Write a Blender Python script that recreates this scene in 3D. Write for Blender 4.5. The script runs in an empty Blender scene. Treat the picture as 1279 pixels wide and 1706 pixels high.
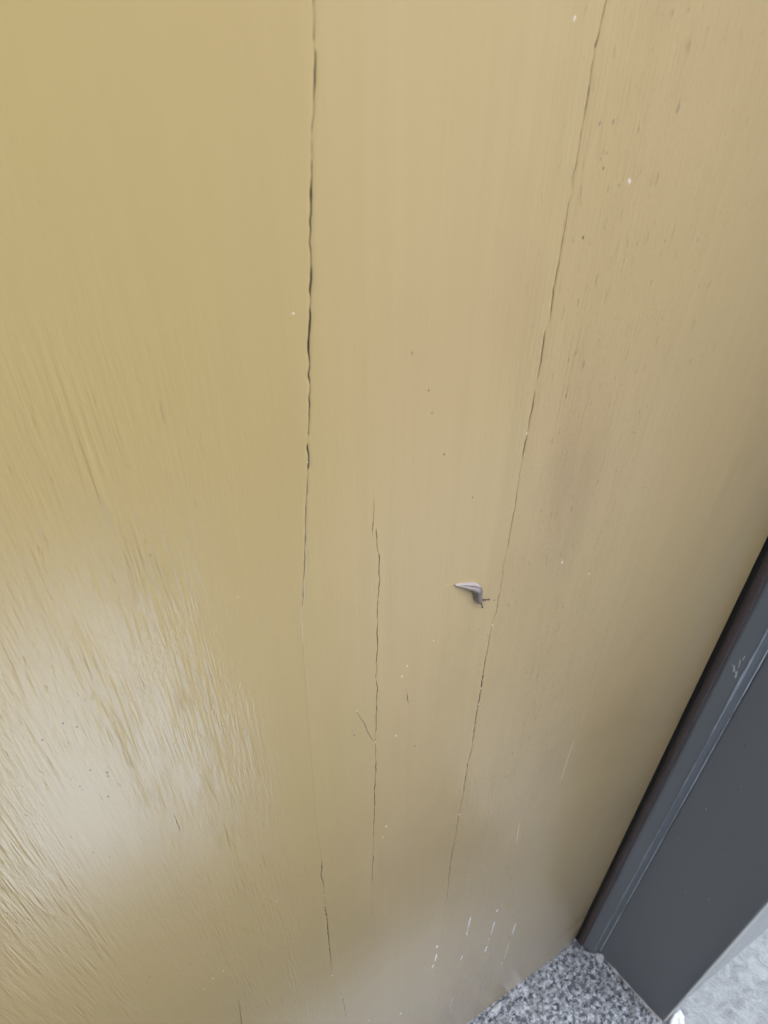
import bpy, bmesh, math, random
import numpy as np
from mathutils import Matrix, Vector

random.seed(7)
rng = np.random.default_rng(11)
scene = bpy.context.scene
col = scene.collection

# ------------------------------------------------------------------ camera
# The door's face is the plane y = 0, x runs to the right along it, z is up, the sill's top is z = 0 (metres).
CAM_H, CAM_D = 1.3, 0.2002
PITCH, YAW = math.radians(42.93), math.radians(31.8)
cam_data = bpy.data.cameras.new('camera')
cam_data.sensor_fit = 'VERTICAL'
cam_data.sensor_height = 36.0
cam_data.lens = 36.0 * 1281 / 1706
cam_data.clip_start = 0.01
cam_data.clip_end = 500
cam_data.dof.use_dof = True
cam_data.dof.focus_distance = 0.47
cam_data.dof.aperture_fstop = 20
cam = bpy.data.objects.new('camera', cam_data)
col.objects.link(cam)
fw = Vector((math.sin(YAW) * math.cos(PITCH), math.cos(YAW) * math.cos(PITCH), -math.sin(PITCH)))
rt = Vector((math.cos(YAW), -math.sin(YAW), 0))
up = rt.cross(fw)
m = Matrix((rt, up, -fw)).transposed().to_4x4()
m.translation = (0, -CAM_D, CAM_H)
cam.matrix_world = m
scene.camera = cam

# ------------------------------------------------------------------ sky, sun, exposure
SUN_DIR = Vector((0.20, -0.10, 0.90)).normalized()      # towards the sun: high, front right; an added overhead slab keeps the door in shade
world = bpy.data.worlds.new('World')
scene.world = world
world.use_nodes = True
wn = world.node_tree
wn.nodes.clear()
sky = wn.nodes.new('ShaderNodeTexSky')
sky.sky_type = 'NISHITA'
sky.sun_disc = False
sky.sun_elevation = math.asin(SUN_DIR.z)
sky.sun_rotation = math.atan2(SUN_DIR.x, SUN_DIR.y)
sky.air_density, sky.dust_density, sky.ozone_density = 1.0, 0.3, 0.6
bg = wn.nodes.new('ShaderNodeBackground')
bg.inputs['Strength'].default_value = 0.15
wo = wn.nodes.new('ShaderNodeOutputWorld')
pale = wn.nodes.new('ShaderNodeHueSaturation')         # a milky, whitish sky
pale.inputs['Saturation'].default_value = 0.32
wn.links.new(sky.outputs[0], pale.inputs['Color'])
wn.links.new(pale.outputs[0], bg.inputs[0])
wn.links.new(bg.outputs[0], wo.inputs[0])
sun_data = bpy.data.lights.new('sun', 'SUN')
sun_data.energy = 0.5
sun_data.angle = math.radians(10)
sun_data.color = (1.0, 0.97, 0.93)
sun = bpy.data.objects.new('sun', sun_data)
sun.rotation_euler = SUN_DIR.to_track_quat('Z', 'Y').to_euler()
col.objects.link(sun)
vs = scene.view_settings
vs.view_transform = 'Standard'
vs.look = 'None'
vs.gamma = 1.0
vs.use_curve_mapping = False
vs.exposure = 4.32


scene.cycles.max_bounces = 7
scene.cycles.diffuse_bounces = 4
scene.cycles.glossy_bounces = 3


# ------------------------------------------------------------------ helpers
def link(name, me, mat=None, parent=None):
    o = bpy.data.objects.new(name, me)
    col.objects.link(o)
    if mat is not None:
        me.materials.append(mat)
    if parent is not None:
        o.parent = parent
    return o


def empty(name, loc=(0, 0, 0)):
    o = bpy.data.objects.new(name, None)
    o.location = loc
    o.empty_display_size = 0.05
    col.objects.link(o)
    return o


def child_of(o, parent):
    o.parent = parent
    o.matrix_parent_inverse = Matrix.Translation(-Vector(parent.location))


def tag(o, label, cat, group=None):
    o['label'] = label
    o['category'] = cat
    o['kind'] = 'thing'
    if group:
        o['group'] = group
    return o


def mesh_from(name, verts, faces, smooth=True):
    me = bpy.data.meshes.new(name)
    me.from_pydata([tuple(map(float, v)) for v in verts], [], faces)
    me.validate()
    me.update()
    if smooth:
        me.polygons.foreach_set('use_smooth', [True] * len(me.polygons))
    return me


def recalc(me):
    bm = bmesh.new()
    bm.from_mesh(me)
    bmesh.ops.recalc_face_normals(bm, faces=bm.faces)
    bm.to_mesh(me)
    bm.free()
    return me


def extrude_plan(name, pts, z0, z1, smooth=False, nz=1):
    """closed plan outline (x, y) pulled up from z0 to z1"""
    n = len(pts)
    verts, faces = [], []
    for k in range(nz + 1):
        z = z0 + (z1 - z0) * k / nz
        verts += [(x, y, z) for x, y in pts]
    for k in range(nz):
        for i in range(n):
            j = (i + 1) % n
            faces.append((k * n + i, k * n + j, (k + 1) * n + j, (k + 1) * n + i))
    faces.append(tuple(range(n - 1, -1, -1)))
    faces.append(tuple(nz * n + i for i in range(n)))
    return recalc(mesh_from(name, verts, faces, smooth))


def box_mesh(name, x0, x1, y0, y1, z0, z1, bevel=0.0, segs=2):
    bm = bmesh.new()
    bmesh.ops.create_cube(bm, size=1)
    for v in bm.verts:
        v.co = Vector(((x0 + x1) / 2 + v.co.x * (x1 - x0), (y0 + y1) / 2 + v.co.y * (y1 - y0), (z0 + z1) / 2 + v.co.z * (z1 - z0)))
    if bevel:
        bmesh.ops.bevel(bm, geom=bm.edges[:], offset=bevel, segments=segs, profile=0.6, affect='EDGES')
    me = bpy.data.meshes.new(name)
    bm.to_mesh(me)
    bm.free()
    return me


def wobble(z, scale, seed):
    """smooth 1-D value noise in -1..1"""
    r = np.random.default_rng(seed)
    t = r.uniform(-1, 1, 4096)
    q = np.asarray(z) / scale + 700.0
    i = np.floor(q).astype(int)
    f = q - i
    f = f * f * (3 - 2 * f)
    return t[i % 4096] * (1 - f) + t[(i + 1) % 4096] * f


class NT:
    """small node-tree writer"""
    def __init__(self, name):
        self.mat = bpy.data.materials.new(name)
        self.mat.use_nodes = True
        self.t = self.mat.node_tree
        self.t.nodes.clear()
        self.out = self.t.nodes.new('ShaderNodeOutputMaterial')
        self.bsdf = self.t.nodes.new('ShaderNodeBsdfPrincipled')
        self.t.links.new(self.bsdf.outputs[0], self.out.inputs[0])
        self.co = self.t.nodes.new('ShaderNodeTexCoord').outputs['Object']

    def put(self, sock, v):
        if v is None:
            return
        if hasattr(v, 'is_output'):
            self.t.links.new(v, sock)
        else:
            sock.default_value = v

    def set(self, **kw):
        for k, v in kw.items():
            self.put(self.bsdf.inputs[k.replace('_', ' ')], v)

    def math(self, op, a, b=None, c=None, clamp=False):
        n = self.t.nodes.new('ShaderNodeMath')
        n.operation = op
        n.use_clamp = clamp
        for i, v in enumerate((a, b, c)):
            self.put(n.inputs[i], v)
        return n.outputs[0]

    def scaled(self, s, vec=None):
        n = self.t.nodes.new('ShaderNodeVectorMath')
        n.operation = 'MULTIPLY'
        self.put(n.inputs[0], vec if vec is not None else self.co)
        n.inputs[1].default_value = s
        return n.outputs[0]

    def add(self, a, b):
        n = self.t.nodes.new('ShaderNodeVectorMath')
        n.operation = 'ADD'
        self.put(n.inputs[0], a)
        self.put(n.inputs[1], b)
        return n.outputs[0]

    def noise(self, vec, scale=1.0, detail=2.0, rough=0.5, dist=0.0, color=False):
        n = self.t.nodes.new('ShaderNodeTexNoise')
        self.put(n.inputs['Vector'], vec)
        n.inputs['Scale'].default_value = scale
        n.inputs['Detail'].default_value = detail
        n.inputs['Roughness'].default_value = rough
        n.inputs['Distortion'].default_value = dist
        return n.outputs['Color' if color else 'Fac']

    def voronoi(self, vec, scale, out='Color', feature='F1', rand=1.0):
        n = self.t.nodes.new('ShaderNodeTexVoronoi')
        n.feature = feature
        self.put(n.inputs['Vector'], vec)
        n.inputs['Scale'].default_value = scale
        n.inputs['Randomness'].default_value = rand
        return n.outputs[out]

    def ramp(self, fac, stops, interp='LINEAR'):
        n = self.t.nodes.new('ShaderNodeValToRGB')
        n.color_ramp.interpolation = interp
        e = n.color_ramp.elements
        while len(e) < len(stops):
            e.new(0.5)
        for el, (p, c) in zip(e, stops):
            el.position = p
            el.color = (c, c, c, 1) if isinstance(c, (int, float)) else (*c, 1)
        self.put(n.inputs[0], fac)
        return n.outputs[0]

    def curve(self, fac, stops):
        """piecewise-linear function of a scalar given as real (x, value) pairs"""
        x0, x1 = stops[0][0], stops[-1][0]
        t = self.math('DIVIDE', self.math('SUBTRACT', fac, x0), x1 - x0, clamp=True)
        return self.ramp(t, [((x - x0) / (x1 - x0), v) for x, v in stops])

    def mix(self, fac, a, b):
        n = self.t.nodes.new('ShaderNodeMix')
        n.data_type = 'RGBA'
        self.put(n.inputs[0], fac)
        self.put(n.inputs[6], a if hasattr(a, 'is_output') else (*a, 1))
        self.put(n.inputs[7], b if hasattr(b, 'is_output') else (*b, 1))
        return n.outputs[2]

    def xyz(self, vec=None):
        n = self.t.nodes.new('ShaderNodeSeparateXYZ')
        self.put(n.inputs[0], vec if vec is not None else self.co)
        return n.outputs

    def bump(self, height, distance, strength=1.0):
        n = self.t.nodes.new('ShaderNodeBump')
        n.inputs['Distance'].default_value = distance
        n.inputs['Strength'].default_value = strength
        self.put(n.inputs['Height'], height)
        self.put(self.bsdf.inputs['Normal'], n.outputs[0])
        return n


# ------------------------------------------------------------------ materials
def mat_door():
    n = NT('tan_gloss_paint_over_wood')
    X, Y, Z = n.xyz()
    # slow sideways drift so that the grain is not ruler-straight
    drift = n.math('MULTIPLY', n.math('SUBTRACT', n.noise(n.scaled((5, 1, 2.5)), 1, 1), 0.5), 0.006)
    cx_ = n.t.nodes.new('ShaderNodeCombineXYZ')
    n.put(cx_.inputs[0], n.math('ADD', X, drift))
    n.put(cx_.inputs[1], Y)
    n.put(cx_.inputs[2], Z)
    g = cx_.outputs[0]
    # where the open grain stands out under the paint
    pn = n.noise(n.scaled((30, 1, 7)), 1, 2)
    patch = n.ramp(pn, [(0.34, 0.25), (0.58, 1.0)])
    xm = n.math('ADD', X, n.math('MULTIPLY', n.math('SUBTRACT', n.noise(n.scaled((10, 1, 8.0)), 1, 1), 0.5), 0.014))
    coarse_mask = n.curve(xm, [(-0.20, .3), (-0.10, .35), (-0.085, .75), (-0.055, .75), (-0.043, .10), (-0.012, .12), (0.002, 1), (0.034, 1), (0.049, .35), (0.062, .04), (0.19, .03), (0.215, .16), (0.285, .16), (0.33, .02), (0.5, .0)])
    fine_mask = n.curve(xm, [(-0.20, .5), (-0.05, .5), (-0.03, .35), (0.0, .7), (0.05, .9), (0.075, .16), (0.18, .16), (0.205, 1.0), (0.225, 1.5), (0.275, 1.5), (0.30, .9), (0.33, .2), (0.5, .12)])
    ridge = n.noise(n.scaled((310, 1, 13), g), 1, 2, 0.5, 0.0)
    ridge = n.math('SUBTRACT', 1.0, n.math('ABSOLUTE', n.math('MULTIPLY', n.math('SUBTRACT', ridge, 0.5), 6.5)), clamp=True)
    ridge = n.math('MULTIPLY', ridge, n.ramp(n.noise(n.scaled((90, 1, 26)), 1, 2), [(0.40, 0.1), (0.60, 1.0)]))
    swell = n.noise(n.scaled((110, 1, 8), g), 1, 1)
    coarse = n.math('ADD', n.math('MULTIPLY', ridge, 0.50), n.math('MULTIPLY', swell, 0.12))
    zmask = n.curve(Z, [(0.3, .5), (0.75, .8), (0.95, 1), (1.10, 1), (1.15, .7), (1.19, .3), (1.22, .06), (1.3, .03)])
    coarse = n.math('MULTIPLY', n.math('MULTIPLY', coarse, coarse_mask), n.math('MULTIPLY', patch, zmask))
    quiet = n.math('MAXIMUM', zmask, n.curve(X, [(0.08, 0.15), (0.18, 1.0), (0.5, 1.0)]))
    fine = n.noise(n.scaled((480, 1, 30), g), 1, 2, 0.6, 0.2)
    pits = n.ramp(n.noise(n.scaled((380, 1, 90), g), 1, 2, 0.6), [(0.27, 1.0), (0.36, 0.0)])
    fine = n.math('SUBTRACT', n.math('MULTIPLY', fine, 0.85), n.math('MULTIPLY', pits, 0.45))
    fine = n.math('MULTIPLY', n.math('MULTIPLY', fine, n.math('MULTIPLY', fine_mask, quiet)), n.math('MULTIPLY', patch, 0.8))
    crinkle = n.math('MULTIPLY', n.noise(n.scaled((520, 1, 380)), 1, 2, 0.6), n.math('MULTIPLY', n.math('MULTIPLY', fine_mask, quiet), 0.26))
    slow = n.math('MULTIPLY', n.noise(n.scaled((14, 1, 5)), 1, 1), 0.5)
    h = n.math('ADD', n.math('ADD', n.math('ADD', coarse, crinkle), fine), slow)
    n.bump(h, 0.00090)
    # paint colour: clouding of brushed, weathered enamel, long faint brush streaks, soft brown stains
    c = n.mix(n.ramp(n.noise(n.scaled((9, 1, 5)), 1, 3), [(0.35, 0.0), (0.65, 1.0)]), DOOR_A, DOOR_B)
    streaks = n.noise(n.scaled((170, 1, 3.5), g), 1, 3, 0.6)
    c = n.mix(n.math('MULTIPLY', n.ramp(streaks, [(0.38, 0.0), (0.68, 1.0)]), 0.20), c, DOOR_C)
    stain = n.ramp(n.noise(n.scaled((7, 1, 4)), 1, 4, 0.65, 0.6), [(0.50, 0.0), (0.74, 1.0)])
    c = n.mix(n.math('MULTIPLY', stain, 0.30), c, DOOR_D)
    pit_dark = n.math('MULTIPLY', n.math('MULTIPLY', pits, patch), n.math('MULTIPLY', n.math('MULTIPLY', fine_mask, quiet), 0.14))  # pits in the grain are coloured darker
    c = n.mix(pit_dark, c, (0.13, 0.09, 0.05))
    # a brown rubbed patch on the right-hand board
    dx = n.math('DIVIDE', n.math('SUBTRACT', X, 0.232), 0.028)
    dz = n.math('DIVIDE', n.math('SUBTRACT', Z, 1.04), 0.075)
    rr = n.math('ADD', n.math('MULTIPLY', dx, dx), n.math('MULTIPLY', dz, dz))
    rub = n.math('MULTIPLY', n.math('POWER', 2.718, n.math('MULTIPLY', rr, -1.0)), n.ramp(pn, [(0.3, 0.3), (0.65, 1.0)]))
    c = n.mix(n.math('MULTIPLY', rub, 0.5), c, DOOR_D)
    ochre = n.curve(n.math('ADD', xm, n.math('MULTIPLY', drift, 2.0)), [(0.03, 1.0), (0.09, 0.75), (0.13, 0.0), (0.2, 0.0)])
    c = n.mix(n.math('MULTIPLY', ochre, 0.55), c, DOOR_E)
    tone = n.t.nodes.new('ShaderNodeObjectInfo').outputs['Color']
    mul = n.t.nodes.new('ShaderNodeMix')
    mul.data_type, mul.blend_type = 'RGBA', 'MULTIPLY'
    mul.inputs[0].default_value = 1.0
    n.put(mul.inputs[6], c)
    n.put(mul.inputs[7], tone)
    n.set(Base_Color=mul.outputs[2])
    n.set(Roughness=0.20)
    n.set(Specular_IOR_Level=1.0, Coat_Weight=0.35, Coat_Roughness=0.19)
    return n.mat


DOOR_E = (0.485, 0.355, 0.130)
DOOR_A, DOOR_B, DOOR_C, DOOR_D = (0.565, 0.420, 0.200), (0.57, 0.418, 0.208), (0.49, 0.355, 0.16), (0.40, 0.275, 0.14)


def mat_flat(name, color, rough=0.5, bump=None, vary=0.0, spec=0.5):
    n = NT(name)
    if vary:
        k = n.noise(n.co, 60, 4, 0.6)
        n.set(Base_Color=n.mix(k, tuple(c * (1 - vary) for c in color), tuple(min(1, c * (1 + vary)) for c in color)))
    else:
        n.set(Base_Color=(*color, 1))
    n.set(Roughness=rough, Specular_IOR_Level=spec)
    if bump:
        n.bump(n.noise(n.co, bump[0], 3, 0.6), bump[1])
    return n.mat


def mat_frame():
    n = NT('dark_grey_metal_paint')
    k = n.noise(n.scaled((30, 30, 4)), 1, 3, 0.6)
    c = n.mix(k, (0.172, 0.190, 0.208), (0.202, 0.220, 0.236))
    dust = n.ramp(n.noise(n.co, 420, 3, 0.7), [(0.70, 0.0), (0.78, 1.0)])
    c = n.mix(n.math('MULTIPLY', dust, 0.12), c, (0.34, 0.34, 0.34))
    n.set(Base_Color=c, Roughness=n.ramp(k, [(0.3, 0.30), (0.7, 0.42)]))
    n.bump(n.math('ADD', n.noise(n.co, 700, 2), n.math('MULTIPLY', n.noise(n.scaled((40, 40, 8)), 1, 2), 2.0)), 0.00006)
    return n.mat


def mat_granite():
    n = NT('grey_speckled_granite')
    a = n.noise(n.co, 120, 4, 0.65, 0.2)
    b = n.noise(n.add(n.co, (3.1, 1.7, 0.4)), 170, 3, 0.6, 0.2)
    d = n.noise(n.add(n.co, (7.3, 4.1, 0.9)), 105, 3, 0.55, 0.4)
    c = n.ramp(a, [(0.40, (0.22, 0.235, 0.255)), (0.46, (0.34, 0.36, 0.385)), (0.54, (0.45, 0.47, 0.50)), (0.60, (0.74, 0.77, 0.82))])
    c = n.mix(n.ramp(b, [(0.425, 1.0), (0.445, 0.0)]), c, (0.045, 0.052, 0.062))
    c = n.mix(n.ramp(d, [(0.575, 0.0), (0.59, 0.95)]), c, (0.11, 0.12, 0.135))
    c = n.mix(n.ramp(b, [(0.60, 0.0), (0.62, 0.8)]), c, (0.72, 0.74, 0.77))
    dirt = n.ramp(n.noise(n.co, 34, 4, 0.65), [(0.46, 0.0), (0.68, 1.0)])
    c = n.mix(n.math('MULTIPLY', dirt, 0.42), c, (0.20, 0.195, 0.195))
    c = n.mix(0.12, c, (0.06, 0.065, 0.075))
    n.set(Base_Color=c, Roughness=0.5)
    n.bump(n.math('ADD', n.noise(n.co, 500, 3), n.math('MULTIPLY', b, 1.2)), 0.0005)
    return n.mat


def mat_pale_stone(name, a, b, scale, bump):
    n = NT(name)
    streak = n.noise(n.scaled((1.0, 1.0, 0.35)), scale, 5, 0.65, 1.2)
    c = n.mix(n.ramp(streak, [(0.32, 0.0), (0.66, 1.0)]), a, b)
    spots = n.ramp(n.noise(n.co, scale * 5, 3, 0.7), [(0.62, 0.0), (0.72, 1.0)])
    c = n.mix(n.math('MULTIPLY', spots, 0.3), c, tuple(x * 0.6 for x in a))
    n.set(Base_Color=c, Roughness=0.7)
    n.bump(n.math('ADD', streak, n.math('MULTIPLY', n.noise(n.co, scale * 8, 3), 0.5)), bump)
    return n.mat


M_DOOR = mat_door()
M_BACK = mat_flat('unpainted_wood_shade_dark', (0.055, 0.035, 0.02), 0.8)
M_CHIP = mat_flat('pale_bare_undercoat', (0.68, 0.59, 0.43), 0.6, vary=0.1)
M_SCRATCH = mat_flat('whitish_scratched_paint', (0.86, 0.82, 0.74), 0.6, vary=0.15)
M_FAINT = mat_flat('faint_scratched_paint', (0.60, 0.50, 0.34), 0.5, vary=0.12)
M_DIRT = mat_flat('brown_dirt', (0.13, 0.085, 0.045), 0.8, vary=0.25)
M_SMUDGE = mat_flat('faint_brown_stain', (0.30, 0.215, 0.11), 0.4, vary=0.1)
M_FRAME = mat_frame()
M_SEAL = mat_flat('brown_black_rubber', (0.085, 0.066, 0.062), 0.55, bump=(900, 0.0001), vary=0.3)
M_SCUFF = mat_flat('pale_scuffed_paint', (0.62, 0.65, 0.68), 0.5, vary=0.2)
M_WORN_HIGHLIGHT = mat_flat('worn_edge_dull_highlight', (0.33, 0.37, 0.41), 0.3, vary=0.25)
M_BRIGHT = mat_flat('worn_edge_bright_highlight', (0.70, 0.76, 0.80), 0.25, vary=0.2)  # ridge highlight put into the colour, together with wear
M_GRANITE = mat_granite()
M_WALL = mat_pale_stone('pale_grey_stone_render', (0.42, 0.44, 0.445), (0.52, 0.54, 0.54), 60, 0.0012)
M_STRIP = mat_pale_stone('pale_rough_concrete', (0.22, 0.23, 0.23), (0.39, 0.40, 0.395), 42, 0.004)
M_SHEEN_GROUND = mat_pale_stone('bluish_sheen_ground', (0.29, 0.38, 0.53), (0.36, 0.465, 0.64), 45, 0.0015)  # blue put into the colour to cool the door's sheen
M_DARK_GROUND = mat_flat('dark_unseen_ground', (0.045, 0.047, 0.05), 0.7, bump=(300, 0.002), vary=0.3)
M_CAULK = mat_flat('cream_sealant', (0.66, 0.66, 0.58), 0.5, bump=(120, 0.0008), vary=0.06)
M_MORTAR = mat_flat('pinkish_white_mortar', (0.56, 0.53, 0.53), 0.8, bump=(500, 0.0008), vary=0.15)
M_CRUMB = mat_flat('white_plaster', (0.66, 0.67, 0.68), 0.8, bump=(400, 0.0006), vary=0.08)
M_SIDE = mat_flat('grey_light_blocker', (0.09, 0.085, 0.08), 0.8, bump=(90, 0.002), vary=0.12)
M_BLOCKER = mat_flat('brown_light_blocker', (0.06, 0.055, 0.05), 0.85, bump=(40, 0.004), vary=0.2)
M_GAP_SHADE = mat_flat('black_gap_shade', (0.010, 0.009, 0.009), 0.7)


# ------------------------------------------------------------------ where the door is cracked and marked: (x, z, width in mm) on the door face
CRACK_A = [(0.1038,1.2633,0.33),(0.1037,1.2582,0.34),(0.1033,1.255,0.34),(0.1033,1.2541,0.0),(0.1032,1.2525,0.0),(0.1032,1.2517,0.41),(0.1023,1.2434,0.57),(0.102,1.2388,0.45),(0.1019,1.2376,0.18),(0.1011,1.2329,0.55),(0.1011,1.2294,0.65),(0.0999,1.2207,0.94),(0.0993,1.2141,0.77),(0.0991,1.2071,0.71),(0.0985,1.2037,0.79),(0.0983,1.1972,0.76),(0.0973,1.1891,1.03),(0.097,1.1837,0.73),(0.0965,1.178,0.84),(0.0956,1.1707,0.9),(0.0954,1.1647,0.74),(0.0946,1.1585,0.97),(0.0935,1.1427,0.73),(0.0927,1.1339,0.61),(0.0925,1.1329,0.0),(0.0921,1.1304,0.0),(0.0917,1.1289,0.82),(0.0917,1.1245,0.52),(0.0913,1.1193,0.67),(0.0911,1.1179,0.1),(0.0904,1.1106,0.29),(0.0879,1.0896,0.33),(0.0862,1.0721,0.47),(0.0837,1.0501,0.44),(0.0827,1.0452,0.0),(0.0811,1.023,0.0),(0.0792,0.9598,0.0),(0.0764,0.8426,0.0),(0.0768,0.7977,0.0),(0.0763,0.7908,0.58),(0.0751,0.7762,0.58),(0.0758,0.7575,0.21),(0.0752,0.732,0.09),(0.0747,0.7195,0.67),(0.0746,0.7129,1.18),(0.0746,0.6917,0.79),(0.0742,0.6614,0.77),(0.0735,0.6303,0.65),(0.073,0.6011,0.15),(0.0726,0.5728,0.0),(0.0778,0.52,0.0),(0.0792,0.4978,0.35),(0.0804,0.4615,0.54),(0.0808,0.4204,0.0)]
CRACK_B = [(0.2039,1.2547,0.61),(0.2033,1.2505,0.56),(0.203,1.2449,0.57),(0.2028,1.243,1.04),(0.2025,1.242,0.21),(0.2024,1.2365,0.53),(0.2027,1.229,0.6),(0.2026,1.219,0.33),(0.2025,1.2099,0.29),(0.2023,1.2038,0.38),(0.2023,1.1964,0.35),(0.2022,1.1915,0.66),(0.2021,1.1867,0.24),(0.202,1.1811,0.49),(0.2018,1.1721,0.69),(0.2014,1.1613,0.64),(0.2017,1.1471,0.53),(0.2014,1.1456,0.0),(0.2004,1.1432,0.0),(0.2002,1.1419,0.73),(0.2006,1.1298,0.68),(0.2002,1.1221,0.63),(0.2003,1.12,0.03),(0.1999,1.1162,0.04),(0.2,1.1104,0.64),(0.1995,1.0952,0.95),(0.1993,1.0919,0.07),(0.1994,1.0892,0.96),(0.1991,1.0804,0.83),(0.199,1.0776,0.11),(0.1986,1.0674,0.35),(0.1989,1.0509,0.36),(0.1984,1.0288,0.37),(0.1984,1.0207,0.29),(0.1981,1.0182,0.0),(0.1975,1.0087,0.38),(0.1975,0.9846,0.4),(0.1969,0.977,0.4),(0.1973,0.9722,0.91),(0.1972,0.9671,0.27),(0.1955,0.9614,0.37),(0.1956,0.9592,0.05),(0.1952,0.9513,0.51),(0.1944,0.9287,0.53),(0.1944,0.9128,1.18),(0.1945,0.896,0.96),(0.1943,0.8837,0.87),(0.1942,0.8709,1.05),(0.194,0.8554,1.17),(0.194,0.8407,0.65),(0.1943,0.8274,0.61),(0.1922,0.8119,0.73),(0.1924,0.7725,0.83),(0.1907,0.7359,0.37),(0.1904,0.7121,0.76),(0.1902,0.6847,0.85),(0.1893,0.648,0.88),(0.1901,0.5778,0.65),(0.1903,0.5594,0.0),(0.1915,0.4399,0.0),(0.1974,0.1929,0.0)]
CRACK_C = [(0.1205,1.0743,0.0),(0.1205,1.0711,0.48),(0.1208,1.0581,0.43),(0.1215,1.054,0.56),(0.1217,1.0457,0.54),(0.1214,1.0324,0.45),(0.1211,1.0267,0.52),(0.1206,1.0157,0.63),(0.1208,1.0138,0.13),(0.1202,1.0046,0.44),(0.1204,0.9897,0.49),(0.1197,0.9798,0.42),(0.1201,0.9707,0.47),(0.1199,0.9698,0.07),(0.1192,0.9688,0.5),(0.1199,0.9576,0.44),(0.1193,0.9497,0.6),(0.1194,0.9406,0.53),(0.1188,0.9226,0.62),(0.1187,0.9076,0.6),(0.1183,0.9041,0.12),(0.1181,0.8951,0.53),(0.1183,0.8735,0.63),(0.1176,0.8618,0.55),(0.1169,0.8272,0.62),(0.1157,0.7796,0.47),(0.1152,0.7553,0.63),(0.1145,0.737,0.65),(0.114,0.7133,0.41),(0.1135,0.7005,0.0),(0.1127,0.6541,0.22),(0.1125,0.6416,0.0)]
CRACK_S1 = [(0.1206,1.0962,0.0),(0.1202,1.0905,0.14),(0.1196,1.0854,0.32),(0.1192,1.0799,0.32),(0.1191,1.0786,0.03),(0.1189,1.0776,0.41),(0.1186,1.0714,0.36),(0.1184,1.0654,0.0)]
CRACK_S2 = [(0.1382,0.9445,0.0),(0.1384,0.9421,0.48),(0.1398,0.9282,0.53),(0.1403,0.9229,0.0)]
CRACK_S3 = [(0.0049,0.9437,0.0),(0.0045,0.9367,0.45),(0.0044,0.9265,0.56),(0.0039,0.9157,0.0)]
CRACK_S4 = [(-0.0007,0.66,0.0),(-0.0031,0.6352,0.45),(-0.0054,0.6082,0.62),(-0.0082,0.5804,0.0)]
FLAKE_LINE = [(0.1067,0.9452),(0.1091,0.9374),(0.1116,0.9299),(0.1133,0.9205),(0.1152,0.9126),(0.1171,0.9071),(0.1182,0.9042)]
SPECKS = [(0.1715,1.0666,1.07),(0.2074,1.1785,1.57),(0.2122,1.1786,1.27),(0.2259,1.1952,1.6),(0.1442,1.1344,0.84),(0.136,1.1533,1.57),(0.1464,1.123,1.75),(0.2049,1.2197,2.24),(0.2103,1.2189,2.29),(0.2168,1.2183,2.05),(0.2138,1.2066,1.49),(0.2165,1.2082,1.5),(0.2004,1.2241,2.46),(0.2815,1.1618,1.63),(0.2161,1.2031,1.21),(0.1794,0.9646,1.74),(0.1868,0.9608,1.79),(0.1506,0.8695,1.85),(0.1464,0.874,1.36),(0.104,0.9275,1.84),(0.1049,0.9229,1.11),(0.2322,0.8378,2.42),(0.2155,0.8694,2.22),(0.2321,0.8997,2.22),(0.2358,0.9065,1.67),(0.2575,0.8741,1.84),(-0.0418,0.7799,1.34),(-0.0387,0.7696,0.83),(-0.0288,1.0374,1.06),(-0.0198,1.0414,0.91),(-0.0161,1.0357,0.94),(0.0286,1.1072,0.77),(0.038,0.9896,0.78),(-0.0151,0.7555,1.55),(-0.0187,0.7619,1.21),(-0.0235,0.7704,0.88),(-0.0335,0.944,0.84),(-0.0284,0.9326,0.88),(-0.0189,1.0051,0.99),(-0.0136,0.998,1.24),(-0.0174,0.9808,1.05),(-0.0138,0.9951,1.04),(-0.0251,0.9977,0.79),(-0.0268,1.0104,0.57),(-0.0268,1.005,0.58),(-0.0247,0.9947,0.59),(0.2602,1.1662,1.52),(0.2717,1.1279,1.7),(0.1944,0.9811,1.33),(0.1537,1.0992,1.26),(0.2486,1.2181,2.27)]
CHIPS = [(0.2309,1.1957,2.92),(0.1917,1.2511,2.21),(0.0907,1.1819,1.84),(0.0561,1.0682,0.71),(0.2421,0.9843,2.01),(0.2684,0.9596,1.68),(0.155,0.9728,1.6),(0.1386,0.9619,1.55),(0.1353,0.9551,1.94),(0.1071,0.9449,1.8),(0.1322,0.8983,2.1),(0.1182,0.9042,1.6),(0.1258,0.7888,2.41),(0.1234,0.7751,1.95),(0.0757,0.7399,1.32),(0.0747,0.7239,1.79),(0.0726,0.5728,2.11),(0.0794,0.4992,2.32),(0.0422,0.7771,1.49),(0.1958,0.9591,1.38),(0.1943,0.8981,1.51),(0.1943,0.881,2.06),(0.1054,0.3669,2.82),(0.1458,0.3049,4.14),(0.1914,0.7341,2.47),(0.1989,1.0921,1.47),(0.1995,1.0799,1.13),(0.0936,1.1278,0.95),(0.0912,1.1219,0.96),(-0.0106,0.7197,1.66),(-0.0031,0.7209,1.7),(-0.0185,0.7114,1.3)]
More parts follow.
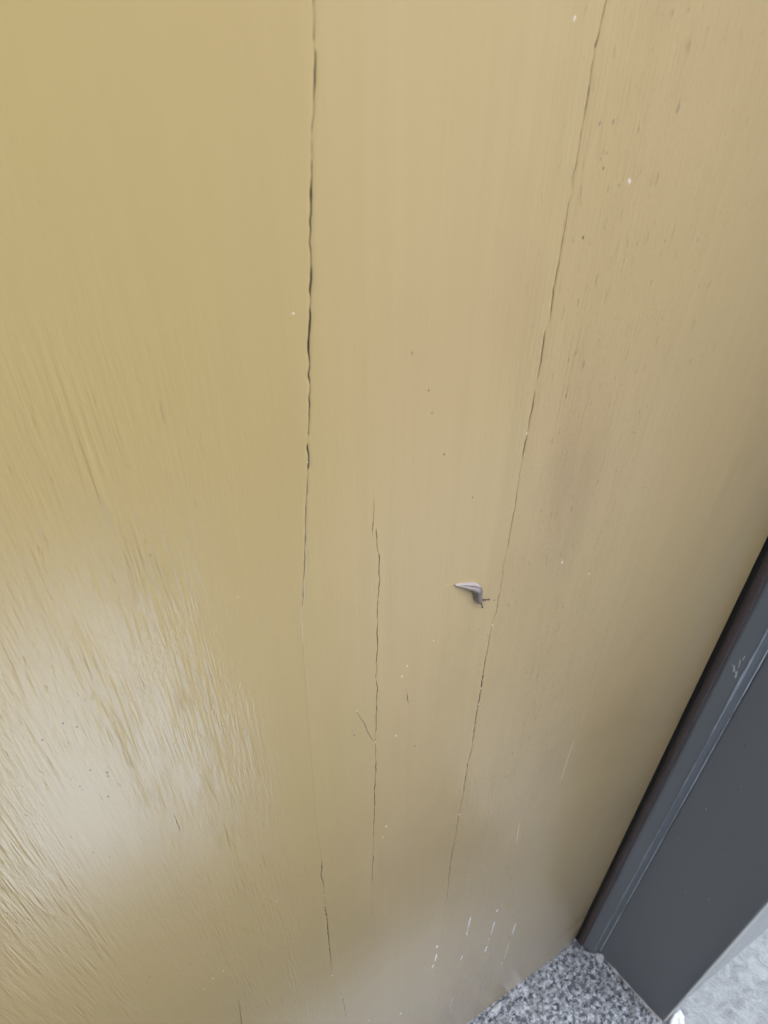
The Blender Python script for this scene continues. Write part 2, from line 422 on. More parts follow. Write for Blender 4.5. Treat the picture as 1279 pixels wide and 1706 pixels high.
SCRATCHES = [[(0.227,0.4733),(0.2264,0.4392)],[(0.2264,0.4392),(0.2268,0.4176)],[(0.2264,0.3584),(0.2259,0.3455)],[(0.2663,0.4348),(0.2653,0.4294)],[(0.2666,0.3998),(0.2664,0.3597)],[(0.2649,0.3507),(0.2639,0.3446)],[(0.2643,0.3262),(0.2639,0.3066)],[(0.3056,0.3345),(0.3053,0.2998)],[(0.3046,0.2783),(0.3052,0.212)],[(0.3038,0.2006),(0.3029,0.193)],[(0.1868,0.4564),(0.1873,0.4488)],[(0.1876,0.4305),(0.1873,0.4089)],[(0.1853,0.4029),(0.1844,0.3911)],[(0.2242,0.2134),(0.2265,0.131)],[(0.2248,0.1922),(0.225,0.2018)],[(0.3055,0.737),(0.3052,0.6731)],[(0.2643,0.6392),(0.2679,0.5927)],[(0.0825,1.0461),(0.0811,1.0212)]]


# ------------------------------------------------------------------ the setting: paving, and unseen parts added to shape the light
def sheet(name, x0, x1, y0, y1, z, mat, nx=1, ny=1):
    vs_, fs_ = [], []
    for j in range(ny + 1):
        for i in range(nx + 1):
            vs_.append((x0 + (x1 - x0) * i / nx, y0 + (y1 - y0) * j / ny, z))
    for j in range(ny):
        for i in range(nx):
            a = j * (nx + 1) + i
            fs_.append((a, a + 1, a + nx + 2, a + nx + 1))
    o = link(name, mesh_from(name, vs_, fs_, False), mat)
    o['kind'] = 'structure'
    return o


sheet('dark_ground', -60, 60, -80, 40, -0.028, M_DARK_GROUND)  # unseen ground, made dark to cut bounce light on the door
sheet('pavement', 0.49, 6.0, -0.34, 0.1, -0.020, M_STRIP)
sheet('sheen_ground', -0.27, 0.11, -1.35, -0.50, -0.020, M_SHEEN_GROUND)  # unseen bright strip, added to give the door its reflected sheen
left_light_blocker = link('left_light_blocker', box_mesh('left_light_blocker', -0.82, -0.62, -1.345, -0.149, -0.05, 2.9, 0.004), M_SIDE)  # added out of view to block light from the left
left_light_blocker['kind'] = 'structure'
front_light_blocker = link('front_light_blocker', box_mesh('front_light_blocker', -0.82, 5.0, -1.60, -1.35, -0.05, 2.2, 0.01), M_BLOCKER)  # added unseen block, cuts low light so the door's foot darkens
overhead_light_blocker = link('overhead_light_blocker', box_mesh('overhead_light_blocker', -0.615, 3.2, -0.75, -0.148, 2.40, 2.52, 0.006), M_BLOCKER)  # added unseen slab, keeps high sky and sun off the door
overhead_light_blocker['kind'] = 'structure'
front_light_blocker['kind'] = 'structure'

# the house wall with the door opening
DOOR_L, DOOR_R = -0.430, 0.4744
XC = (DOOR_L + DOOR_R) / 2
HEAD_Z = 2.075
WALL_Y = -0.1445


def mirror_x(x):
    return 2 * XC - x


def wall_mesh():
    xr, xl = 0.5285, mirror_x(0.5285)
    zt = HEAD_Z + 0.055
    bm = bmesh.new()
    for x0, x1, z0, z1 in ((xr, 4.0, -0.05, 3.2), (-4.0, xl, -0.05, 3.2), (xl, xr, zt, 3.2)):
        r = bmesh.ops.create_cube(bm, size=1)
        for v in r['verts']:
            v.co = Vector(((x0 + x1) / 2 + v.co.x * (x1 - x0), (WALL_Y + 0.16) / 2 + v.co.y * (0.16 - WALL_Y), (z0 + z1) / 2 + v.co.z * (z1 - z0)))
    me = bpy.data.meshes.new('house_wall')
    bm.to_mesh(me)
    bm.free()
    return me


wall = link('house_wall', wall_mesh(), M_WALL)
tag(wall, 'pale grey rough stone wall beyond the dark door frame, bottom right corner', 'wall')


def bead_mesh(x, y, z0, z1, r):
    pts = [(x + r * 1.25 * math.cos(a), y - r * math.sin(a) * 0.55) for a in np.linspace(0, math.pi, 7)]
    pts += [(x - r * 1.25, y + 0.004), (x + r * 1.25, y + 0.004)]
    n = len(pts)
    zz = np.linspace(z0, z1, 90)
    vs_, fs_ = [], []
    wx = wobble(zz, 0.05, 3) * 0.0009
    for k, z in enumerate(zz):
        vs_ += [(px + wx[k], py + wx[k] * 0.3, z) for px, py in pts]
    for k in range(len(zz) - 1):
        for i in range(n):
            j = (i + 1) % n
            fs_.append((k * n + i, k * n + j, (k + 1) * n + j, (k + 1) * n + i))
    return recalc(mesh_from('sealant_bead', vs_, fs_, True))


for sx in (0.5215, mirror_x(0.5215)):
    link('sealant_bead', bead_mesh(sx, WALL_Y, -0.015, HEAD_Z + 0.04, 0.0068), M_CAULK, wall)

# granite sill under the door
sill = link('granite_sill', box_mesh('granite_sill', mirror_x(0.511), 0.511, -0.1475, 0.12, -0.12, 0.0, 0.003, 3), M_GRANITE)
for p in sill.data.polygons:
    p.use_smooth = False
tag(sill, 'grey speckled granite sill at the foot of the tan door', 'door sill')

# ------------------------------------------------------------------ the dark grey door frame
frame = empty('door_frame', (XC, -0.06, 0.0))
tag(frame, 'dark grey metal door frame with worn, highlight-painted ridge, at right of tan door', 'door frame')

JAMB = [(0.4788, -0.0125), (0.4826, -0.0248), (0.4829, -0.0262), (0.4836, -0.0273), (0.4848, -0.0278), (0.4912, -0.0288), (0.4921, -0.0293), (0.4924, -0.0300),
        (0.4934, -0.0302), (0.4942, -0.0308), (0.4944, -0.0318), (0.4938, -0.0335), (0.5072, -0.1445), (0.5078, -0.1462), (0.5092, -0.1471),
        (0.5128, -0.1472), (0.5260, -0.1400), (0.5260, 0.060), (0.4800, 0.060), (0.4788, 0.055)]


def jamb(pts, z0, z1):
    o = link('jamb', extrude_plan('jamb', pts, z0, z1, False), M_FRAME)
    child_of(o, frame)
    return o


right_jamb = jamb(JAMB, 0.0005, HEAD_Z)
jamb([(mirror_x(x), y) for x, y in JAMB], 0.0005, HEAD_Z)


def head_mesh():
    # the same section turned across the top of the opening
    x0, x1 = mirror_x(0.5258), 0.5258
    pts = [(y, HEAD_Z + (x - 0.4788)) for x, y in JAMB]
    vs_ = [(x0, y, z + 0.0006) for y, z in pts] + [(x1, y, z + 0.0006) for y, z in pts]
    n = len(pts)
    fs_ = [(i, (i + 1) % n, n + (i + 1) % n, n + i) for i in range(n)] + [tuple(range(n)), tuple(range(2 * n - 1, n - 1, -1))]
    return recalc(mesh_from('head', vs_, fs_, False))


child_of(link('head', head_mesh(), M_FRAME), frame)


def seal_mesh(mir):
    # flattened rubber tube with a slightly wandering face
    zz = np.concatenate([np.linspace(0.002, 1.35, 150), np.linspace(1.4, HEAD_Z - 0.002, 20)])
    n = 10
    vs_, fs_ = [], []
    w1 = wobble(zz, 0.12, 21) * 0.0007 + wobble(zz, 0.02, 22) * 0.00015
    for k, z in enumerate(zz):
        for i in range(n):
            a = 2 * math.pi * i / n
            x = 0.4778 + 0.0026 * math.cos(a) + w1[k] * 0.5
            y = -0.0052 + 0.0058 * math.sin(a) + w1[k]
            vs_.append((mirror_x(x) if mir else x, y, z))
    for k in range(len(zz) - 1):
        for i in range(n):
            j = (i + 1) % n
            fs_.append((k * n + i, k * n + j, (k + 1) * n + j, (k + 1) * n + i))
    return recalc(mesh_from('weather_seal', vs_, fs_, True))


for mir in (False, True):
    child_of(link('weather_seal', seal_mesh(mir), M_SEAL), frame)
    x0, x1 = (0.4752, 0.4787) if not mir else (mirror_x(0.4787), mirror_x(0.4752))
    child_of(link('gap_shade_strip', box_mesh('gap_shade_strip', x0, x1, -0.0022, 0.030, 0.002, HEAD_Z - 0.002, 0.0015), M_GAP_SHADE), frame)  # black strip standing in for the shade inside the gap


def worn_highlight_strip(p0, p1, p2, z_lo, z_hi, seed, width):
    """wear and edge highlight coloured on a jamb ridge: a broken skin"""
    zz = np.arange(z_lo, z_hi, 0.004)
    k = np.clip(0.62 + 0.40 * wobble(zz, 0.06, seed) + 0.22 * wobble(zz, 0.010, seed + 1), 0.0, 1.0) * width
    vs_, fs_ = [], []
    for z, w in zip(zz, k):
        for q in (np.array(p1) + (np.array(p0) - p1) * w, np.array(p1), np.array(p1) + (np.array(p2) - p1) * w):
            vs_.append((q[0], q[1], z))
    for i in range(len(zz) - 1):
        if k[i] + k[i + 1] > 0.02:
            a = i * 3
            fs_ += [(a, a + 1, a + 4, a + 3), (a + 1, a + 2, a + 5, a + 4)]
    return mesh_from('worn_edge_highlight', vs_, fs_, True)


for args in (((0.48235, -0.0252), (0.48295, -0.0273), (0.4846, -0.02805), 0.02, 1.3, 41, 0.75, M_WORN_HIGHLIGHT), ((0.4931, -0.03048), (0.49395, -0.0311), (0.4938, -0.0330), 0.005, 1.3, 51, 0.6, M_BRIGHT)):
    w = link('worn_edge_highlight', worn_highlight_strip(*args[:-1]), args[-1])
    child_of(w, right_jamb)
    w.matrix_parent_inverse = Matrix.Identity(4)
    w.location = (-0.00025, -0.00015, 0)


# ------------------------------------------------------------------ the tan door, board by board
door = empty('wooden_door', (XC, 0.02, 0.003))
tag(door, 'tan painted wooden door of upright boards with long dark cracks', 'door')


def line_fn(data):
    d = sorted(data, key=lambda q: q[1])
    zz = np.array([q[1] for q in d])
    xx = np.array([q[0] for q in d])
    ww = np.array([q[2] for q in d]) / 1000.0
    if zz[-1] > 1.25:                       # a joint that runs on above the picture
        zz, xx, ww = np.append(zz, 2.2), np.append(xx, xx[-1]), np.append(ww, 0.0003)
    return (lambda z: np.interp(z, zz, xx)), (lambda z: np.interp(z, zz, ww, left=0.0, right=0.0))


ZROWS = np.concatenate([np.arange(0.003, 1.30, 0.00125), np.linspace(1.31, 2.07, 30)])
THICK = 0.040


def gap_of(fn, seed):
    """a joint: its centre, its open width, with ragged lips"""
    cx_, w_ = fn[0](ZROWS), fn[1](ZROWS)
    open_ = np.clip(w_ / 0.0004, 0, 1)
    cx_ = cx_ + open_ * (wobble(ZROWS, 0.008, seed) * 0.00030 + wobble(ZROWS, 0.0030, seed + 1) * 0.00022)
    w_ = w_ * np.clip(0.50 + 0.20 * wobble(ZROWS, 0.007, seed + 2) + 0.30 * wobble(ZROWS, 0.0026, seed + 3) + 0.10 * wobble(ZROWS, 0.03, seed + 4), 0.05, 1.0)
    return cx_, np.maximum(w_, 0.00003), open_


def plank(left, right, grooves=(), round_left=0.0, round_right=0.0):
    """left/right: a gap tuple or a constant x; grooves: gap tuples lying between, from left to right"""
    n = len(ZROWS)
    cols = []                                           # (x array, y array)

    def const(v):
        return np.full(n, v)

    def lip(edge, sgn, big):
        out = []
        if big:
            for a in np.linspace(0, math.pi / 2, 9):
                out.append((const(edge + sgn * big * 1.1 * (1 - math.cos(a))), const(big * 1.0 * (1 - math.sin(a))), False))
            return [(const(edge), const(THICK), False)] + out
        c, w, op = edge
        e = c + sgn * w / 2
        r = np.minimum(w * 0.7, 0.0005) + 0.00001
        return [(e, const(THICK), True), (e, r, True), (e + sgn * r * 0.3, r * 0.35, False), (e + sgn * r, const(0.0), False), (e + sgn * 0.0016, const(-0.00010) * op, False), (e + sgn * 0.005, const(0.0), False)]

    cols += lip(left, 1, round_left)
    last = cols[-1][0]
    stops = []
    for c, w, op in grooves:
        w = np.maximum(w - 0.00003, 0.000002)
        r = np.minimum(w * 0.3, 0.0002) + 0.000001
        deep = np.minimum(w * 7, 0.009) * np.clip(w / 0.00008 - 0.4, 0, 1) + 0.000004
        stops.append([(c - w / 2 - 0.0005, const(0.0), False), (c - w / 2 - r, const(-0.00006) * op, False), (c - w / 2, r * 0.5, True), (c - w * 0.1, deep, True),
                      (c + w * 0.1, deep, True), (c + w / 2, r * 0.5, True), (c + w / 2 + r, const(-0.00006) * op, False), (c + w / 2 + 0.0005, const(0.0), False)])
    rc = lip(right, -1, round_right)[::-1]
    stops.append(rc)
    for st in stops:
        first = st[0][0]
        for t in (0.25, 0.5, 0.75):
            cols.append((last * (1 - t) + first * t, const(0.0), False))
        cols += st
        last = st[-1][0]
    m_ = len(cols)
    X = np.stack([c[0] for c in cols], 1)
    Y = np.stack([c[1] for c in cols], 1)
    Z = np.repeat(ZROWS[:, None], m_, 1)
    verts = np.stack([X, Y, Z], 2).reshape(-1, 3)
    i, j = np.meshgrid(np.arange(n - 1), np.arange(m_ - 1), indexing='ij')
    a = (i * m_ + j).ravel()
    faces = np.stack([a, a + 1, a + m_ + 1, a + m_], 1).tolist()
    faces += [(r * m_, r * m_ + m_, r * m_ + 2 * m_ - 1, r * m_ + m_ - 1) for r in range(n - 1)]     # the back
    faces.append(tuple(range(m_ - 1, -1, -1)))
    faces.append(tuple((n - 1) * m_ + k for k in range(m_)))
    me = bpy.data.meshes.new('plank')
    me.from_pydata(verts.tolist(), [], faces)
    me.update()
    me.polygons.foreach_set('use_smooth', [True] * len(me.polygons))
    me.set_sharp_from_angle(angle=math.radians(24))
    o = link('plank', me, M_DOOR)
    me.materials.append(M_BACK)                         # raw wood inside the splits, coloured near black to deepen their shade
    dark = [k for k in range(m_ - 1) if cols[k][2] and cols[k + 1][2]]
    mi = np.zeros(len(me.polygons), dtype=np.int32)
    grid = mi[:(n - 1) * (m_ - 1)].reshape(n - 1, m_ - 1)
    grid[:, dark] = 1
    me.polygons.foreach_set('material_index', mi)
    child_of(o, door)
    return o


gapA = gap_of(line_fn(CRACK_A), 61)
gapB = gap_of(line_fn([(x, z, w * 0.78) for x, z, w in CRACK_B]), 71)
gapC = gap_of(line_fn(CRACK_C), 81)
gapS1 = gap_of(line_fn(CRACK_S1), 84)
gapS2 = gap_of(line_fn(CRACK_S2), 87)
gapS3 = gap_of(line_fn([(x, z, w * 0.7) for x, z, w in CRACK_S3]), 91)
gapS4 = gap_of(line_fn(CRACK_S4), 94)
gapS4 = (np.minimum(gapS4[0], gapS3[0] - 0.003), gapS4[1], gapS4[2])
gapS1 = (np.minimum(gapS1[0], gapC[0] - 0.0012), gapS1[1], gapS1[2])
gap0 = (np.full(len(ZROWS), -0.175), np.full(len(ZROWS), 0.00035), np.ones(len(ZROWS)))
planks = [plank(DOOR_L, gap0, round_left=0.008),
          plank(gap0, gapA, (gapS4, gapS3)),
          plank(gapA, gapB, (gapS1, gapC, gapS2)),
          plank(gapB, DOOR_R, round_right=0.0065)]
# each board's tone differs a little
for p_, c_ in zip(planks, ((0.97, 0.96, 0.94), (0.985, 0.98, 0.965), (1.0, 1.0, 1.0), (0.98, 0.97, 0.965))):
    p_.color = (*c_, 1)


def plank_at(x, z):
    if x < -0.175:
        return planks[0]
    if x < np.interp(z, ZROWS, gapA[0]):
        return planks[1]
    return planks[2] if x < np.interp(z, ZROWS, gapB[0]) else planks[3]


def on_plank(o, x, z):
    p = plank_at(x, z)
    o.parent = p
    o.matrix_parent_inverse = Matrix.Identity(4)
    return o


# ------------------------------------------------------------------ marks on the door: dirt, chips, scratches
def blob_mesh(name, seed, height, n=11):
    """irregular low mound of unit half-width, its back sunk in the paint"""
    r = random.Random(seed)
    rad = [1 + r.uniform(-0.35, 0.3) for _ in range(n)]
    vs_ = [(rad[i] * math.cos(2 * math.pi * i / n), 0.06, rad[i] * math.sin(2 * math.pi * i / n)) for i in range(n)]
    vs_ += [(rad[i] * 0.72 * math.cos(2 * math.pi * i / n), -height * r.uniform(0.5, 0.9), rad[i] * 0.72 * math.sin(2 * math.pi * i / n)) for i in range(n)]
    vs_.append((0.1, -height, 0.05))
    fs_ = []
    for i in range(n):
        j = (i + 1) % n
        fs_ += [(i, j, n + j, n + i), (n + i, n + j, 2 * n)]
    return recalc(mesh_from(name, vs_, fs_, True))


dirt_meshes = [blob_mesh('dirt_speck', s, 0.30) for s in range(4)]
for me_ in dirt_meshes:
    me_.materials.append(M_DIRT)
smudge_meshes = [blob_mesh('stain', s + 10, 0.06) for s in range(3)]
for me_ in smudge_meshes:
    me_.materials.append(M_SMUDGE)
chip_meshes = [blob_mesh('paint_chip', s + 20, 0.28, 7) for s in range(4)]
for me_ in chip_meshes:
    me_.materials.append(M_CHIP)
for i, (x, z, w) in enumerate(SPECKS):
    soft = w > 1.45
    me_ = smudge_meshes[i % 3] if soft else dirt_meshes[i % 4]
    o = on_plank(bpy.data.objects.new('stain' if soft else 'dirt_speck', me_), x, z)
    col.objects.link(o)
    s = w * 0.5e-3 * (0.75 if soft else 0.7)
    o.location = (x, 0, z)
    o.scale = (s, s * 0.6, s * random.uniform(1.2, 2.4))
for i, (x, z, w) in enumerate(CHIPS):
    o = on_plank(bpy.data.objects.new('paint_chip', chip_meshes[i % 4]), x, z)
    col.objects.link(o)
    s = w * 0.5e-3 * 0.72
    o.location = (x, 0, z)
    o.rotation_euler = (0, random.uniform(-0.6, 0.6), 0)
    o.scale = (s * 0.8, s * 0.7, s * random.uniform(0.9, 1.6))


def streak_mesh(name, p, q, width, seed, height=0.00012):
    r = np.random.default_rng(seed)
    k = 9
    p, q = np.array(p), np.array(q)
    vs_, fs_ = [], []
    d = (q - p) / np.linalg.norm(q - p)
    nrm = np.array([-d[1], d[0]])
    for i in range(k):
        t = i / (k - 1)
        c = p + (q - p) * t + nrm * r.uniform(-0.12, 0.12) * width
        w = width * 0.5 * (math.sin(math.pi * (0.06 + 0.88 * t)) ** 0.6) * r.uniform(0.6, 1.15)
        for s, y in ((-1, 0.0002), (-0.45, -height), (0.45, -height * 0.9), (1, 0.0002)):
            vs_.append((c[0] + nrm[0] * s * w, y, c[1] + nrm[1] * s * w))
    for i in range(k - 1):
        for s in range(3):
            a = i * 4 + s
            fs_.append((a, a + 1, a + 5, a + 4))
    return recalc(mesh_from(name, vs_, fs_, True))


for i, (p, q) in enumerate(SCRATCHES):
    faint = i in (8, 13, 15, 16, 17)
    wd = 0.0037 if i < 14 else 0.0030
    if i in (15, 16, 17):
        wd = 0.0007
    o = link('scratch', streak_mesh('scratch', p, q, wd, 300 + i), M_FAINT if faint else M_SCRATCH)
    on_plank(o, p[0], p[1])
rs = random.Random(5)
for i in range(56):                                     # short nicks in the open grain
    if i % 2:
        x, z = rs.uniform(0.205, 0.29), rs.uniform(0.72, 1.18)
    else:
        x, z = rs.uniform(-0.085, 0.05), rs.uniform(0.75, 1.18)
    L = rs.uniform(0.003, 0.012)
    o = link('grain_nick', streak_mesh('grain_nick', (x, z), (x + rs.uniform(-0.0005, 0.0005), z - L), rs.uniform(0.0003, 0.0006), 400 + i, 0.00004), M_SMUDGE)
    on_plank(o, x, z)

# a lifted splinter of paint running into the middle crack
fl = np.array(FLAKE_LINE)
vs_, fs_ = [], []
for i, (x, z) in enumerate(fl):
    lift = 0.0006 * math.sin(math.pi * min(1, (i + 0.6) / len(fl)))
    w = 0.0007 * (0.4 + 0.6 * math.sin(math.pi * (i + 0.5) / len(fl)))
    vs_ += [(x - w, 0.0003, z - w * 0.5), (x + w * 0.2, -lift, z), (x + w * 0.5, -lift * 0.85, z + w * 0.2), (x + w * 0.3, 0.0003, z + w * 0.1)]
for i in range(len(fl) - 1):
    for s in range(3):
        a = i * 4 + s
        fs_.append((a, a + 1, a + 5, a + 4))
on_plank(link('paint_splinter', recalc(mesh_from('paint_splinter', vs_, fs_, False)), M_DOOR), 0.11, 0.93)

# ------------------------------------------------------------------ marks on the frame
for i, (p, q, w) in enumerate([((-0.0158, 0.7338), (-0.0224, 0.7235), .0016), ((-0.0211, 0.7337), (-0.0195, 0.7444), .0013), ((-0.0213, 0.7447), (-0.0215, 0.751), .0011), ((-0.0226, 0.7193), (-0.0216, 0.7289), .0022), ((-0.0180, 0.7340), (-0.0190, 0.7250), .0014)]):
    me_ = streak_mesh('scuff', p, q, w, 700 + i, 0.00010)
    for v in me_.vertices:                              # from the door plane onto the face of the stop
        a, b, c = v.co
        v.co = (0.4788 + (-0.0125 - a) * 0.309 + b - 0.00003, a, c)
    o = link('scuff', me_, M_SCUFF)
    o.parent = right_jamb
for i, (y, z, s) in enumerate([(-0.098, 0.307, .0011), (-0.081, 0.337, .0009), (-0.054, 0.507, .0012), (-0.054, 0.636, .0010), (-0.104, 0.366, .0008), (-0.07, 0.58, .0007), (-0.12, 0.42, .0009), (-0.045, 0.42, .0007), (-0.09, 0.46, .0006)]):
    o = bpy.data.objects.new('dust_fleck', chip_meshes[i % 4] if i % 3 else dirt_meshes[i % 4])
    col.objects.link(o)
    o.parent = right_jamb
    o.location = (0.4938 + (-0.0335 - y) * 0.1207 - 0.0001, y, z)
    o.rotation_euler = (0, 0, -math.pi / 2)
    o.scale = (s * 0.6, s * 0.6, s)


def lump_mesh(name, dims, seed, rough=0.3, sub=3):
    r = random.Random(seed)
    bm = bmesh.new()
    bmesh.ops.create_icosphere(bm, subdivisions=sub, radius=1)
    ph = [r.uniform(0, 6.28) for _ in range(9)]
    for v in bm.verts:
        c = v.co.copy()
        k = 1 + rough * (math.sin(3.1 * c.x + ph[0]) * math.sin(2.7 * c.y + ph[1]) + 0.6 * math.sin(5.3 * c.z + ph[2] + 2 * c.x) + 0.4 * math.sin(8 * c.y + ph[3]) * math.sin(7 * c.x + ph[4])) + r.uniform(-0.05, 0.05)
        q = c * k
        q = Vector((math.copysign(abs(q.x) ** 0.85, q.x), math.copysign(abs(q.y) ** 0.85, q.y), q.z))
        v.co = Vector((q.x * dims[0], q.y * dims[1], max(q.z, -0.55) * dims[2] + 0.55 * dims[2]))
    me = bpy.data.meshes.new(name)
    bm.to_mesh(me)
    bm.free()
    return me


# mortar squeezed out along the foot of the jamb
vs_, fs_ = [], []
ys = np.linspace(-0.146, -0.050, 50)
wv = 0.0016 + 0.0011 * wobble(ys, 0.012, 801) + 0.0006 * wobble(ys, 0.004, 802)
wv = np.clip(wv, 0.0004, 0.004) * np.where(ys > -0.068, 1.5, 1.0)
for y, w in zip(ys, wv):
    xj = 0.4938 + (-0.0335 - y) * 0.1207
    vs_ += [(xj + 0.001, y, 0.0003), (xj + 0.001, y, w * 1.1), (xj - w * 0.5, y, w * 0.9), (xj - w * 1.3, y, 0.0004), (xj - w * 1.3, y, -0.001)]
for i in range(len(ys) - 1):
    for s in range(4):
        a = i * 5 + s
        fs_.append((a, a + 1, a + 6, a + 5))
child_of(link('mortar_joint', recalc(mesh_from('mortar_joint', vs_, fs_, True)), M_MORTAR), frame)


def crumb(name, dims, seed, loc, rz, label, mat=M_CRUMB):
    o = link(name, lump_mesh(name, dims, seed), mat)
    o.location = loc
    o.rotation_euler = (0, 0, rz)
    return tag(o, label, 'plaster crumb')


crumb('plaster_crumb', (0.0085, 0.0035, 0.0045), 3, (0.314, -0.0065, 0.0002), 0.1, 'white plaster flake on the granite sill against the foot of the tan door')
crumb('plaster_crumb', (0.0075, 0.0055, 0.0050), 8, (0.4885, -0.0375, 0.0002), 0.6, 'white plaster lump at the inner foot of the dark frame, end of its bright ridge')
crumb('plaster_crumb', (0.0160, 0.0085, 0.0080), 13, (0.5270, -0.1600, -0.0200), 0.35, 'large white plaster crumb at the outer foot of the dark frame, bottom edge')

# ------------------------------------------------------------------ the slug
SPINE = [(0.16533, 1.01108), (0.16785, 1.00968), (0.17059, 1.00809), (0.17379, 1.00606), (0.17663, 1.00414), (0.17917, 1.0017), (0.18066, 0.99847), (0.18105, 0.9954), (0.18162, 0.99219), (0.18279, 0.9893), (0.18372, 0.98799)]
WIDE = [0.00018, 0.00080, 0.00130, 0.00176, 0.00208, 0.00222, 0.00218, 0.00210, 0.00196, 0.00160, 0.0009]


def catmull(p, t):
    n = len(p)
    i = min(int(t), n - 2)
    f = t - i
    g = lambda k: np.array(p[max(0, min(n - 1, k))], float)
    a, b, c, d = g(i - 1), g(i), g(i + 1), g(i + 2)
    return 0.5 * ((2 * b) + (c - a) * f + (2 * a - 5 * b + 4 * c - d) * f * f + (3 * b - a - 3 * c + d) * f ** 3)


def slug_mesh():
    vs_, fs_, cs_ = [], [], []
    S, K = 150, 80
    tmax = len(SPINE) - 1
    pale, cream, dark, mantle, headc = np.array((0.47, 0.405, 0.365)), np.array((0.57, 0.49, 0.39)), np.array((0.07, 0.045, 0.055)), np.array((0.25, 0.20, 0.165)), np.array((0.27, 0.22, 0.18))
    for i in range(S + 1):
        t = tmax * i / S
        c = catmull(SPINE, t)
        d = catmull(SPINE, min(tmax, t + 0.05)) - catmull(SPINE, max(0, t - 0.05))
        d /= np.linalg.norm(d)
        left = np.array((-d[1], d[0]))                  # seen from outside: to the slug's left
        w = float(np.interp(t, range(len(WIDE)), WIDE))
        h = w * 1.12
        for k in range(K):
            th = 2 * math.pi * k / K                    # 0 = outwards from the door, pi/2 = its left
            u = math.sin(th)
            v = math.cos(th)
            foot = 1.0 if v > 0 else 1.12               # the foot spreads a little where it meets the paint
            r_ = 1 + 0.018 * math.sin(9 * th + 2.2 * t) + 0.012 * math.sin(23 * t + 5 * th)
            off = left * u * w * foot * r_
            y = -(v * h * r_) - 0.62 * h
            y = min(y, 0.00012)
            vs_.append((c[0] + off[0], y, c[1] + off[1]))
            a = math.degrees(th if th <= math.pi else th - 2 * math.pi)
            base = pale * 0.5 + cream * 0.5 if t < 2.0 else pale
            mk = min(1.0, max(0.0, (t - 5.0) / 0.8))
            base = base * (1 - mk) + mantle * mk
            hk = min(1.0, max(0.0, (t - 8.6) / 0.5))
            base = base * (1 - hk) + headc * hk
            fade = min(1.0, max(0.0, (t - 0.6) / 1.2))
            st = math.exp(-((a - 40) / (11 if t < 5 else 16)) ** 2) * fade
            st2 = math.exp(-((a - 78) / 7) ** 2) * max(0, math.sin(t * 5.2)) ** 2 * (0.7 if 2.8 < t < 6 else 0)
            st3 = math.exp(-((a + 48) / 9) ** 2) * (0.6 if t < 5 else 0.25) * fade
            side = 0.62 * mk * min(1, max(0, (a - 48) / 12))
            tip = 0.6 if t < 0.35 else 0.0
            k_ = min(1, max(st, st2, st3, side))
            cc = base * (1 - k_) + dark * k_
            cc = cc * (1 - tip) + np.array((0.30, 0.19, 0.09)) * tip
            cs_.append((*cc, 1))
    for i in range(S):
        for k in range(K):
            j = (k + 1) % K
            fs_.append((i * K + k, i * K + j, (i + 1) * K + j, (i + 1) * K + k))
    fs_.append(tuple(range(K)))
    fs_.append(tuple(S * K + k for k in range(K - 1, -1, -1)))

    def feeler(p0, p1, r0, r1, knob):
        p0, p1 = np.array(p0), np.array(p1)
        ax = (p1 - p0) / np.linalg.norm(p1 - p0)
        e1 = np.cross(ax, (0, 1, 0.2))
        e1 /= np.linalg.norm(e1)
        e2 = np.cross(ax, e1)
        b = len(vs_)
        prof = [(-0.08, r0 * 1.5), (0.0, r0 * 1.25), (0.2, r0), (0.5, (r0 + r1) / 2), (0.82, r1), (0.87, r1 * 1.15), (0.91, knob), (0.96, knob * 1.08), (1.0, knob * 0.8), (1.03, knob * 0.2)]
        for s, r in prof:
            q = p0 + (p1 - p0) * s + np.array((0, -0.0002, 0)) * math.sin(math.pi * max(0, min(1, s)))
            for k in range(10):
                an = 2 * math.pi * k / 10
                vs_.append(tuple(q + e1 * r * math.cos(an) + e2 * r * math.sin(an)))
                cs_.append((0.030, 0.020, 0.010, 1) if s > 0.88 else ((0.095, 0.066, 0.034, 1) if s > 0.12 else (0.28, 0.23, 0.19, 1)))
        for i in range(len(prof) - 1):
            for k in range(10):
                j = (k + 1) % 10
                fs_.append((b + i * 10 + k, b + i * 10 + j, b + (i + 1) * 10 + j, b + (i + 1) * 10 + k))
        fs_.append(tuple(b + (len(prof) - 1) * 10 + k for k in range(10)))

    feeler((0.18395, -0.0012, 0.98900), (0.18930, -0.0016, 0.98640), 0.00050, 0.00036, 0.00058)
    feeler((0.18355, -0.0012, 0.98815), (0.18511, -0.0016, 0.98255), 0.00050, 0.00036, 0.00058)
    feeler((0.18400, -0.0006, 0.98830), (0.18520, -0.0004, 0.98690), 0.00022, 0.00016, 0.00020)
    feeler((0.18370, -0.0006, 0.98800), (0.18430, -0.0004, 0.98660), 0.00022, 0.00016, 0.00020)
    me = mesh_from('slug', vs_, fs_, True)
    at = me.color_attributes.new('skin', 'FLOAT_COLOR', 'POINT')
    for i, c in enumerate(cs_):
        at.data[i].color = c
    return recalc(me)


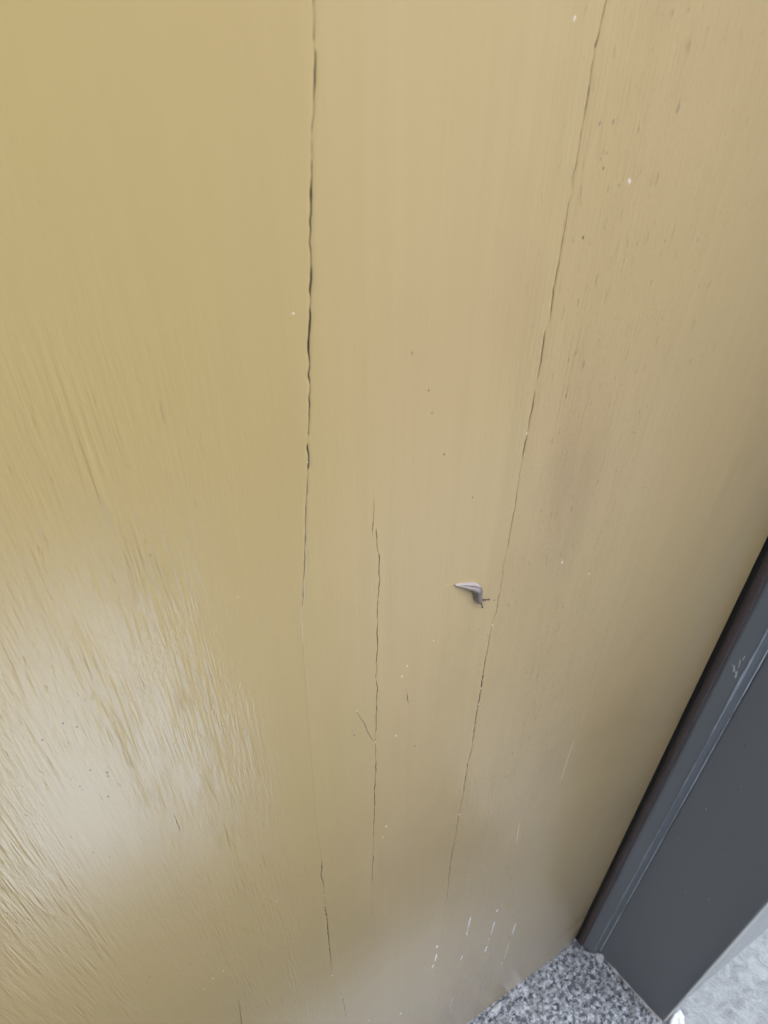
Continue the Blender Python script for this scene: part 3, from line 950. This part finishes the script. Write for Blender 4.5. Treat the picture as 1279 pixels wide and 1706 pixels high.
def mat_slug():
    n = NT('moist_slug_skin')
    a = n.t.nodes.new('ShaderNodeVertexColor')
    a.layer_name = 'skin'
    k = n.ramp(n.noise(n.co, 2600, 3, 0.65), [(0.42, 0.0), (0.68, 1.0)])
    n.set(Base_Color=n.mix(n.math('MULTIPLY', k, 0.38), a.outputs[0], (0.20, 0.16, 0.15)))
    n.set(Roughness=0.3, Specular_IOR_Level=0.6, Subsurface_Weight=0.12, Subsurface_Scale=0.0006)
    n.bsdf.inputs['Subsurface Radius'].default_value = (1.0, 0.6, 0.45)
    n.bump(n.noise(n.scaled((1, 1, 1)), 2200, 3, 0.6), 0.00022)
    return n.mat


slug = link('slug', slug_mesh(), mat_slug())
tag(slug, 'small pale grey slug with a dark stripe and two feelers, bent on the door', 'slug')

# dried slime thread behind the tail
pts = [(0.1655, 1.0112), (0.1638, 1.0119), (0.1620, 1.0127), (0.1602, 1.0136), (0.1586, 1.0144)]
vs_, fs_ = [], []
for i, (x, z) in enumerate(pts):
    w = 0.00034 * (1 - i / 4.4)
    for s, y in ((-1, 0.0001), (-0.4, -0.00016), (0.4, -0.00016), (1, 0.0001)):
        vs_.append((x + s * w * 0.4, y, z + s * w))
for i in range(len(pts) - 1):
    for s in range(3):
        a = i * 4 + s
        fs_.append((a, a + 1, a + 5, a + 4))
trail = link('slime_trail', recalc(mesh_from('slime_trail', vs_, fs_, True)), mat_flat('dried_slime', (0.60, 0.44, 0.22), 0.2, spec=0.6))
tag(trail, 'short thin slime thread trailing left from the tail of the slug', 'slime trail')

# fine grit collected along the foot of the door and frame
bm = bmesh.new()
rg = random.Random(17)
for i in range(90):
    if i < 60:
        px, py = rg.uniform(0.10, 0.47), -abs(rg.gauss(0.002, 0.006)) - 0.001
    else:
        py = rg.uniform(-0.14, -0.03)
        px = 0.4938 + (-0.0335 - py) * 0.1207 - 0.003 - abs(rg.gauss(0, 0.008))
    s = rg.uniform(0.0005, 0.0019) * (1.0 if i % 9 else 1.8)
    r = bmesh.ops.create_icosphere(bm, subdivisions=1, radius=1)
    for v in r['verts']:
        k = rg.uniform(0.7, 1.25)
        v.co = Vector((px + v.co.x * s * k, py + v.co.y * s * k * 0.8, s * 0.45 + v.co.z * s * 0.7 * k))
me = bpy.data.meshes.new('grit')
bm.to_mesh(me)
bm.free()
grit = link('grit', me, mat_flat('mixed_grit', (0.36, 0.34, 0.31), 0.85, vary=0.75))
grit['kind'] = 'stuff'
grit['label'] = 'fine loose grit along the foot of the door and frame on the granite'
